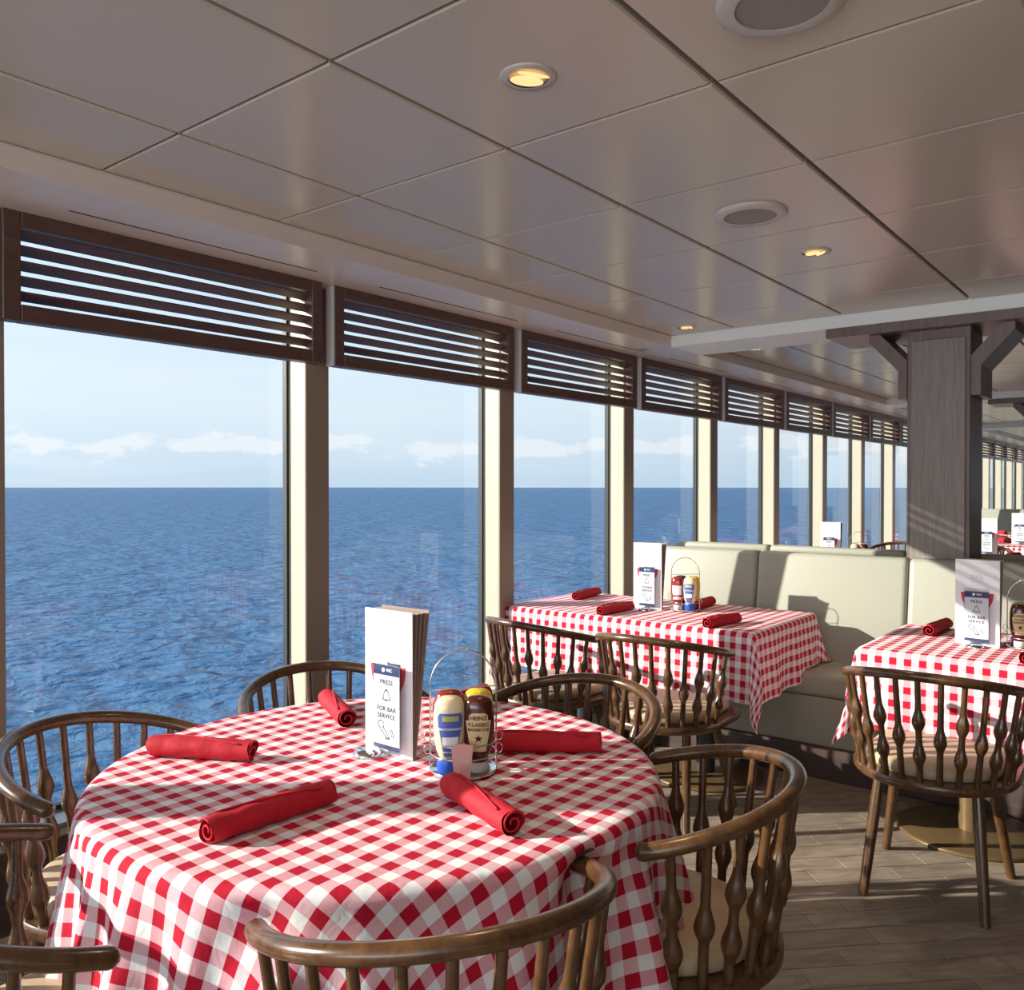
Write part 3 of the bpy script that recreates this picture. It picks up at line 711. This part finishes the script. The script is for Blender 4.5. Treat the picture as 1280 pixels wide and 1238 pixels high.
for x, y, d, L, lb in [(1.113, 1.819, -61.2, .257, 'rolled red napkin near the left rim of the round table, towards the window'),
    (.982, 1.366, -2.7, .268, 'rolled red napkin lying slanted at the front left of the round table'),
    (1.553, 1.863, -117.1, .257, 'rolled red napkin beside the standing menu on the window side, end facing the camera'),
    (1.258, 1.082, -109.3, .245, 'rolled red napkin in front of the condiment caddy, pointing at the front chair'),
    (1.654, 1.216, -51.5, .266, 'rolled red napkin in shade to the right of the condiment caddy'),
    (1.835, 1.640, 9.1, .24, 'rolled red napkin half hidden behind the condiment caddy on the round table')]:
    put_nap(x, y, d, L, lb, GN)
for x, y, d, L, lb in [(4.12, 2.729, 6.7, .28, 'rolled red napkin nearest the window on the middle table, at its far edge'),
    (3.715, 2.284, -3.7, .265, 'rolled red napkin left of the menu on the middle table, at its near edge'),
    (4.15, 2.016, 7.0, .28, 'rolled red napkin behind the caddy on the middle table, next to the banquette'),
    (3.684, 1.692, -8.3, .25, 'rolled red napkin at the front right of the middle table'),
    (4.10, .869, -2.8, .28, 'rolled red napkin left of the menu on the right-hand table'),
    (3.66, .415, -21.6, .26, 'rolled red napkin at the right edge in front of the caddy on the right-hand table')]:
    put_nap(x, y, d, L, lb, GN2)

# ------------------------------------------------------------------ lettering
def text_geo(txt, size, sp=1.0):
    cu = bpy.data.curves.new('t', 'FONT'); cu.body = txt; cu.size = size; cu.align_x = 'CENTER'; cu.align_y = 'CENTER'; cu.space_character = sp; cu.offset = size*.026; cu.resolution_u = 2
    o = bpy.data.objects.new('t', cu); COL.objects.link(o); bpy.context.view_layer.update()
    me = bpy.data.meshes.new_from_object(o); vs = [v.co.copy() for v in me.vertices]; fs = [tuple(p.vertices) for p in me.polygons]
    bpy.data.objects.remove(o); bpy.data.meshes.remove(me); bpy.data.curves.remove(cu); return vs, fs
def flat_text(mb, txt, size, y, z, x, mi=0, sp=1.0, sgn=-1):
    # plane facing -x: text's right = -y
    vs, fs = text_geo(txt, size, sp); mb.add([(x, y-v.x, z+v.y) for v in vs], fs, mi)
def strokes(mb, paths, w, y, z, x, sc, mi=0):
    for p in paths:
        for (a, b), (c, d) in zip(p[:-1], p[1:]):
            dx, dz = c-a, d-b; l = math.hypot(dx, dz) or 1; nx, nz = -dz/l*w/2/sc, dx/l*w/2/sc; ex, ez = dx/l*w*.3/sc, dz/l*w*.3/sc
            q = [(a+nx-ex, b+nz-ez), (a-nx-ex, b-nz-ez), (c-nx+ex, d-nz+ez), (c+nx+ex, d+nz+ez)]
            mb.add([(x, y-u*sc, z+v*sc) for u, v in q], [(0, 1, 2, 3)], mi)
def arcp(cx, cy, r_, a0, a1, n=12, ry=None): return [(cx+r_*math.cos(R(a0+(a1-a0)*i/n)), cy+(ry or r_)*math.sin(R(a0+(a1-a0)*i/n))) for i in range(n+1)]

# ------------------------------------------------------------------ standing menus
def make_menu():
    r = empty('menu'); w, h = .081, .344
    m_ = MB(); m_.box((0, -w, 0), (.0022, w, h), ch=.0005); cv = m_.obj('front_cover', M['white'], r)
    # fanned pages and back cover leaning away at the top
    q = MB(); npg = 9
    for i in range(npg):
        s_ = (i+1)/(npg+1)
        x0, x1 = .003+.006*s_, .004+.050*s_; e = .002*math.sin(i*2.1)
        q.add([(x0, -w+.004+e, 0), (x0+.0006, -w+.004+e, 0), (x1+.0006, -w+.004+e, h-.004), (x1, -w+.004+e, h-.004), (x0, w-.002, 0), (x0+.0006, w-.002, 0), (x1+.0006, w-.002, h-.004), (x1, w-.002, h-.004)],
              [(0, 1, 2, 3), (7, 6, 5, 4), (0, 3, 7, 4), (1, 5, 6, 2), (3, 2, 6, 7), (0, 4, 5, 1)])
    q.obj('pages', M['pages'], r)
    b = MB(); b.add([(.010, -w, 0), (.012, -w, 0), (.058, -w, h), (.056, -w, h), (.010, w, 0), (.012, w, 0), (.058, w, h), (.056, w, h)], [(0, 1, 2, 3), (7, 6, 5, 4), (0, 3, 7, 4), (1, 5, 6, 2), (3, 2, 6, 7), (0, 4, 5, 1)])
    b.obj('back_cover', M['pages'], r)
    t_ = MB(); flat_text(t_, 'BAR', .024, 0, .275, -.0006, 0, 1.1); flat_text(t_, '....', .018, 0, .300, -.0006, 0, 1.4); flat_text(t_, '& GRILL', .011, 0, .258, -.0006, 0, 1.2)
    t_.obj('lettering', M['ink_pale'], cv)
    # red half-round motif behind the sign
    e = MB(); pts = [(-.052, .221)]+[(.060*math.cos(R(a)), .212+.080*math.sin(R(a))) for a in range(180, 361, 10)]
    e.add([(-.0007, -u, v) for u, v in pts[1:]], [tuple(range(len(pts)-1))]); e.obj('red_motif', M['red_ink'], cv)
    return r
def make_sign(dy=0.0, dx=-.028):
    r = empty('call_sign'); w, h = .0445, .219
    d = MB(); d.lathe([(.0335, 0), (.0335, .004), (.030, .010), (.024, .0135), (.012, .015), (0, .0152)], 32, (dx, dy, 0)); d.obj('call_button', M['steel'], r)
    d = MB(); d.lathe([(.041, 0), (.041, .003)], 32, (dx, dy, -.0005)); d.obj('foot_plate', M['acrylic'], r)
    a = MB(); a.box((-.0030, -w, .012), (-.0012, w, h+.012), ch=0); a.box((.0012, -w, .012), (.0030, w, h+.012)); a.box((-.0030, -w-.004, .002), (.0030, -w, h+.014)); a.box((-.003, w, .002), (.003, w+.002, h+.014)); a.obj('acrylic_holder', M['acrylic'], r)
    p = MB(); p.box((-.0009, -w+.001, .020), (.0009, w-.001, h), ch=0); pp = p.obj('sign_card', M['paper'], r)
    x = -.0013
    n_ = MB(); n_.add([(x, w-.001, h-.024), (x, -w+.001, h-.024), (x, -w+.001, h), (x, w-.001, h)], [(0, 1, 2, 3)]); n_.add([(x, w-.001, .020), (x, -w+.001, .020), (x, -w+.001, .031), (x, w-.001, .031)], [(0, 1, 2, 3)]); n_.obj('navy_band', M['navy'], pp)
    l = MB(); x2 = x-.0003
    l.add([(x2, .010-.0055*math.cos(2*PI*k/14), h-.012+.0055*math.sin(2*PI*k/14)) for k in range(14)], [tuple(range(14))])
    flat_text(l, 'MSC', .010, -.010, h-.012, x2, 0, 1.0); l.obj('logo', M['white'], pp)
    tx = MB(); flat_text(tx, 'PRESS', .0155, 0, h-.041, x, 0, 1.12)
    strokes(tx, [[(-1, -.62), (-.72, -.35), (-.62, .2)]+arcp(0, .2, .62, 180, 0, 10, .8)[1:]+[(.62, .2), (.72, -.35), (1, -.62), (-1, -.62)], arcp(-.1, -.62, .26, 180, 360, 6), [(-.12, 1.0), (-.12, 1.15), (.12, 1.15), (.12, 1.0)]], .0019, 0, h-.073, x, .0135)
    flat_text(tx, 'FOR BAR', .0150, 0, h-.104, x, 0, 1.08); flat_text(tx, 'SERVICE', .0150, 0, h-.121, x, 0, 1.08)
    strokes(tx, [arcp(-.75, .55, .52, -60, 260, 12, .42)+[(-.8, -.1), (-.45, -.35)], [(-.40, .22), (-.05, -.1), (.35, -.55), (.55, -.95), (.30, -1.08), (.02, -.78), (-.45, -.35)], [(.02, -.78), (.05, -1.05), (.62, -1.05), (.62, -.8)],
                 arcp(.25, -.65, .75, -10, 52, 8), arcp(.25, -.65, 1.05, -10, 52, 8)], .0019, .003, h-.152, x, .020)
    tx.obj('lettering', M['ink'], pp)
    tn = MB(); flat_text(tn, 'THE', .0055, 0, h-.030, x, 0, 1.2); tn.obj('small_lettering', M['ink_grey'], pp)
    return r
mn = make_menu(); sg1 = make_sign(.055, -.012); sg = make_sign()
mn.location = (1.404, 1.495, ZT+.001); tag(mn, 'white standing menu on the round table beside the caddy', 'menu', 'standing menus')
sg1.location = (1.381, 1.476, ZT+.001); tag(sg1, 'clear bar-service call sign in front of the menu on the round table', 'sign', 'bar-service call signs')
o = copy_tree(mn, (3.925, 2.222, ZT+.001), R(3)); tag(o, 'white standing menu on the middle table by the windows', 'menu', 'standing menus')
sg.location = (3.906, 2.214, ZT+.001); sg.rotation_euler = (0, 0, R(3)); tag(sg, 'clear bar-service call sign in front of the menu on the middle table', 'sign', 'bar-service call signs')
o = copy_tree(mn, (3.843, .672, ZT+.001), R(-4)); tag(o, 'white standing menu on the table at the right edge', 'menu', 'standing menus')
o = copy_tree(sg, (3.823, .671, ZT+.001), R(-4)); tag(o, 'clear bar-service call sign in front of the menu on the right-hand table', 'sign', 'bar-service call signs')

# ------------------------------------------------------------------ condiment bottles and caddies
BP = [(0.0, .0170), (.024, .0172), (.0245, .0190), (.036, .0215), (.052, .0280), (.075, .0325), (.11, .0345), (.140, .0340), (.158, .0320), (.170, .0265), (.176, .0180), (.178, .0)]
def bot_r(z):
    for (a, ra), (b, rb) in zip(BP[:-1], BP[1:]):
        if a <= z <= b: return ra+(rb-ra)*(z-a)/(b-a)
    return .01
def make_bottle(body, cap, kind):
    r = empty('condiment_bottle')
    m_ = MB(); n = 28; prof = [(bot_r(z), z) for z in [.0246, .030, .036, .044, .052, .062, .075, .09, .11, .125, .14, .15, .158, .165, .170, .1735, .176, .1778]]
    m_.lathe(prof, n, ell=(.72, 1.0)); m_.obj('body', body, r)
    c = MB(); c.lathe([(.0185, 0), (.0200, .002), (.0205, .022), (.0185, .0245)] if kind != 'mayo' else [(.0255, 0), (.0270, .002), (.0275, .030), (.0255, .034)], 24, ell=(.8, 1.0)); c.obj('cap', cap, r)
    def wrap(mb, pts, fs, off, mi=0):          # pts (u, z): u metres around, on the side facing -x
        out = []
        for u, z in pts:
            rr = bot_r(z); a = u/max(rr, .02)
            a = math.asin(max(-.98, min(.98, u/rr)))
            out.append((-(rr*.72+off)*math.cos(a), -(rr+off)*math.sin(a), z))
        mb.add(out, fs, mi)
    def band(mb, zs, hw, off, mi=0, n=10):
        pts = []; fs = []
        for z, w in zip(zs, hw): pts += [(-w+2*w*k/n, z) for k in range(n+1)]
        for i in range(len(zs)-1):
            for k in range(n): fs.append((i*(n+1)+k, i*(n+1)+k+1, (i+1)*(n+1)+k+1, (i+1)*(n+1)+k))
        wrap(mb, pts, fs, off, mi)
    def wtext(mb, txt, size, z, off, mi=0, sp=1.0):
        vs_, fs_ = text_geo(txt, size, sp); wrap(mb, [(v.x, z+v.y) for v in vs_], fs_, off, mi)
    if kind == 'mayo':
        l = MB(); band(l, [.040, .06, .085, .115, .135, .142], [.013, .016, .020, .025, .026, .022], .0006); lb_ = l.obj('label', M['lab_blue'], r)
        l = MB(); band(l, [.124, .136], [.017, .017], .0010); l.obj('label_crest', M['lab_green'], lb_)
        l = MB(); band(l, [.066, .072, .088], [.014, .016, .017], .0010); wtext(l, 'MAYONNAISE', .0075, .106, .0012); l.obj('label_panel', M['white'], lb_)
    elif kind == 'bbq':
        l = MB(); band(l, [.052, .070, .100, .124, .1245, .136, .142], [.0155, .0185, .0235, .0262, .020, .020, .013], .0006); lb_ = l.obj('label', M['lab_gold'], r)
        l = MB(); wtext(l, 'HEINZ', .0125, .130, .0011); wtext(l, 'CLASSIC', .0115, .115, .0011); wtext(l, 'BARBECUE', .0092, .1035, .0011)
        star = [((.0095 if k % 2 == 0 else .0039)*math.sin(2*PI*k/10), .083+(.0095 if k % 2 == 0 else .0039)*math.cos(2*PI*k/10)) for k in range(10)]
        wrap(l, star+[(0, .084)], [(k, (k+1) % 10, 10) for k in range(10)], .0011); l.obj('lettering', M['bbq'], lb_)
    elif kind == 'ketchup':
        l = MB(); band(l, [.055, .09, .13], [.018, .022, .024], .0006); l.obj('label', M['white'], r)
    else:
        l = MB(); band(l, [.055, .09, .13], [.018, .022, .024], .0006); l.obj('label', M['sticker'], r)
    return r
bm_ = make_bottle(M['mayo'], M['cap_blue'], 'mayo'); bb_ = make_bottle(M['bbq'], M['cap_white'], 'bbq'); bk_ = make_bottle(M['ketchup'], M['cap_white'], 'ketchup'); bu_ = make_bottle(M['mustard'], M['cap_white'], 'mustard')
def make_caddy():
    r = empty('condiment_caddy'); rr = .074; wr = .0016
    m_ = MB(); m_.lathe([(.074, .002), (.076, .004), (.076, .009), (.074, .010), (.070, .006), (0, .006)], 40); m_.obj('base_tray', M['steel'], r)
    for z in (.044, .072):
        m_ = MB(); m_.tube([(rr*math.cos(2*PI*k/40), rr*math.sin(2*PI*k/40), z) for k in range(41)], wr, 8, caps=False); m_.obj('ring', M['steel'], r)
    m_ = MB(); pts = [(0, rr, .008), (0, rr, .06), (0, rr, .12), (0, rr, .17)]+[(0, rr*math.cos(R(a)), .190+.082*math.sin(R(a))) for a in range(0, 181, 9)]+[(0, -rr, .17), (0, -rr, .12), (0, -rr, .06), (0, -rr, .008)]
    m_.tube(pts, .0019, 8); m_.obj('handle', M['steel'], r)
    m_ = MB(); m_.tube([(0, rr, .182), (0, -rr, .190)], .0013, 8); m_.obj('crossbar', M['steel'], r)
    for s_ in (1, -1):
        for z in (.050, .078):
            pts = [(.012*math.cos(R(a))*0, s_*(rr+.006+.008*math.cos(R(a))), z+.011*math.sin(R(a))) for a in range(0, 361, 30)]; m_ = MB(); m_.tube(pts, .0013, 6, caps=False); m_.obj('side_loop', M['steel'], r)
    m_ = MB(); m_.tube([(-.07, 0, .007), (.07, 0, .007)], .0012, 6)
    m_.tube([(-rr, 0, .008), (-rr, 0, .072)], wr, 6); m_.tube([(rr, 0, .008), (rr, 0, .072)], wr, 6); m_.obj('upright', M['steel'], r)
    return r
def card():
    r = MB(); r.add([(0, -.0165, 0), (0, .0165, 0), (0, .024, .078), (0, .012, .0815), (0, 0, .083), (0, -.012, .0815), (0, -.024, .078)], [(0, 6, 5, 4, 3, 2, 1)])
    r.add([(.0012, -.0165, 0), (.0012, .0165, 0), (.0012, .024, .078), (.0012, .012, .0815), (.0012, 0, .083), (.0012, -.012, .0815), (.0012, -.024, .078)], [(0, 1, 2, 3, 4, 5, 6)])
    for i in range(7): pass
    o = r.obj('flared_card', M['pink'])
    l = MB(); flat_text(l, 'TAB', .0105, -.002, .056, -.0004, 0, 1.3); flat_text(l, 'TABE', .0105, 0, .043, -.0004, 0, 1.3); l.obj('lettering', M['ink_pale'], o)
    return o
cad = make_caddy(); cards = card(); firstc = True
def set_caddy(x, y, deg, where, tone=0, with_card=False, order=('mayo', 'bbq', 'ketchup', 'mustard')):
    global firstc
    a = R(deg); f = Vector((math.cos(a), math.sin(a), 0)); rg = Vector((math.sin(a), -math.cos(a), 0))
    o = cad if firstc else copy_tree(cad)
    o.location = (x, y, ZT+.001); o.rotation_euler = (0, 0, a); tag(o, 'chrome wire condiment caddy with arched handle on the '+where, 'caddy', 'condiment caddies')
    P = {'mayo': bm_, 'bbq': bb_, 'ketchup': bk_, 'mustard': bu_}
    D = {'mayo': ('cream squeeze bottle with blue cap', 'front left'), 'bbq': ('dark brown sauce bottle with gold star label', 'front'), 'ketchup': ('red-brown sauce squeeze bottle', 'back'), 'mustard': ('yellow mustard squeeze bottle', 'back')}
    for (u, v), k in zip(((-.031, -.030), (.033, -.030), (-.031, .033), (.034, .033)), order):
        p = Vector((x, y, 0))+rg*u+f*v; b = P[k] if firstc else copy_tree(P[k])
        b.location = (p.x, p.y, ZT+.0085); b.rotation_euler = (0, 0, a+R(4 if u < 0 else -3)); b.scale = (1.03, 1.03, .95); tag(b, D[k][0]+' in the caddy on the '+where, 'bottle', 'condiment bottles in the caddies')
    if with_card:
        p = Vector((x, y, 0))+rg*(-.004)+f*(-.082); c = cards if firstc else copy_tree(cards); c.location = (p.x, p.y, ZT+.002); c.rotation_euler = (0, 0, a+R(8))
        tag(c, 'flared pink card with faint pale lettering leaning against the caddy on the '+where, 'card')
    firstc = False
set_caddy(1.428, 1.277, 43, 'round table', with_card=True)
set_caddy(4.005, 2.045, 12, 'middle table', order=('ketchup', 'mayo', 'bbq', 'mustard'))
set_caddy(3.90, .50, 8, 'right-hand table', order=('bbq', 'ketchup', 'mayo', 'mustard'))

# ------------------------------------------------------------------ ceiling fittings
def downlight(x, y, tilt, label):
    r = empty('downlight', (x, y, ZC))
    m_ = MB(); m_.lathe([(.045, -.004), (.062, -.004), (.064, -.001), (.064, .0005)], 36); m_.obj('rim', M['lamp_rim'], r)
    m_ = MB(); m_.lathe([(.045, -.004), (.045, -.001)], 36); m_.obj('well', M['lamp_dark'], r)
    d = MB(); n = 24; c_, s_ = math.cos(tilt), math.sin(tilt)
    for i, (wd, off) in enumerate(((.024, .006), (.010, -.026))):
        vs = [(.040*math.cos(2*PI*k/n)*c_-(off+wd*math.sin(2*PI*k/n))*s_, .040*math.cos(2*PI*k/n)*s_+(off+wd*math.sin(2*PI*k/n))*c_, -.0052-.004*math.sin(PI*k/n)**2) for k in range(n)]
        d.add(vs, [tuple(range(n-1, -1, -1))])
    d.obj('reflector', M['lamp_gold'], r)
    ld = bpy.data.lights.new('lamp', 'SPOT'); ld.energy = 14; ld.spot_size = R(100); ld.spot_blend = .6; ld.color = (1, .78, .52); ld.shadow_soft_size = .04
    lo = bpy.data.objects.new('lamp_light', ld); COL.objects.link(lo); lo.parent = r; lo.location = (0, 0, -.012)
    return tag(r, label, 'lamp', 'recessed downlights')
downlight(1.505, 1.153, R(-25), 'recessed golden downlight above the round table, the nearest in the ceiling')
downlight(3.305, 1.144, R(40), 'recessed golden downlight beyond the ceiling speaker')
downlight(4.40, 2.245, R(20), 'small recessed downlight next to the window soffit before the beam')
downlight(5.37, 2.245, R(20), 'recessed downlight just behind the white beam')
for x, y, w in ((6.6, .545, 'first, left of the far ceiling disc'), (8.3, .545, 'second beyond the column'), (10.2, 1.9, 'third, in the bay beyond the second beam'), (12.6, 1.2, 'fourth, deepest one')):
    downlight(x, y, R(30), 'far recessed downlight past the column, '+w)
def disc(x, y, label):
    r = empty('ceiling_speaker', (x, y, ZC)); m_ = MB(); m_.lathe([(.085, -.012), (.112, -.012), (.118, -.008), (.120, .0)], 48); m_.obj('rim', M['lamp_rim'], r)
    m_ = MB(); m_.lathe([(.0006, -.0085), (.05, -.0088), (.085, -.009), (.086, -.012)], 48, smooth=False); m_.obj('grille', M['speaker'], r); return tag(r, label, 'speaker', 'round ceiling speakers')
disc(2.714, 1.151, 'round pale ceiling speaker in the middle of the ceiling')
disc(1.565, .604, 'round pale ceiling speaker cut by the top edge')
disc(6.9, .80, 'round pale ceiling speaker in the bay behind the column')

# ------------------------------------------------------------------ beyond the banquette
def far_table(x0, x1, y0, y1, label):
    ped_table(x0, x1, y0, y1, label, 'far tables'); return rect_cloth(x0, x1, y0, y1, int(x0*10), label.replace('table', 'gingham-covered table top', 1) if False else 'gingham cloth on the '+label, far=True)
FT = [(6.80, 7.58, 1.45, 2.80, 'pedestal table directly behind the two banquettes'), (8.43, 9.18, 1.20, 2.75, 'pedestal table seen first past the column'), (10.6, 11.35, 1.2, 2.5, 'pedestal table second past the column'), (12.9, 13.7, 1.5, 2.7, 'pedestal table deepest past the column')]
for a in FT: far_table(*a)
for x, y, d, lb in [(9.64, 2.46, 176, 'far chair at the window end of the first table past the column'), (6.45, 2.05, 0, 'far chair with its back to the second banquette'),
                    (9.64, 1.66, 184, 'far chair on the far side of the first table past the column'), (10.22, 1.85, 5, 'far chair before the second table past the column'), (11.75, 2.0, 178, 'far chair behind the second table past the column'), (12.55, 2.1, 0, 'far chair before the deepest table past the column')]:
    put_chair(x, y, d, 'wooden spindle-back '+lb, GF)
for x, y, w in [(7.20, 2.35, 'table behind banquettes'), (9.05, 1.50, 'first table past the column'), (11.0, 1.50, 'second table past the column')]:
    o = copy_tree(mn, (x, y, ZT+.001), R(3)); tag(o, 'white standing menu on the '+w, 'menu', 'standing menus')
    o = copy_tree(sg, (x-.03, y, ZT+.001), R(3)); tag(o, 'bar-service call sign on the '+w, 'sign', 'bar-service call signs')
set_caddy(7.20, 2.12, 20, 'table behind banquettes')
for x, y, d, w in [(8.75, 1.55, 20, 'near edge of the first table past the column'), (9.1, 1.95, 80, 'window side of the first table past the column'), (8.8, 1.25, -10, 'aisle side of the first table past the column'), (10.9, 1.95, 10, 'second table past the column'), (11.2, 1.7, 60, 'far edge of the second table past the column'), (13.1, 2.0, 30, 'deepest table past the column')]:
    put_nap(x, y, d, .26, 'small rolled red napkin at the '+w, 'far red napkins')
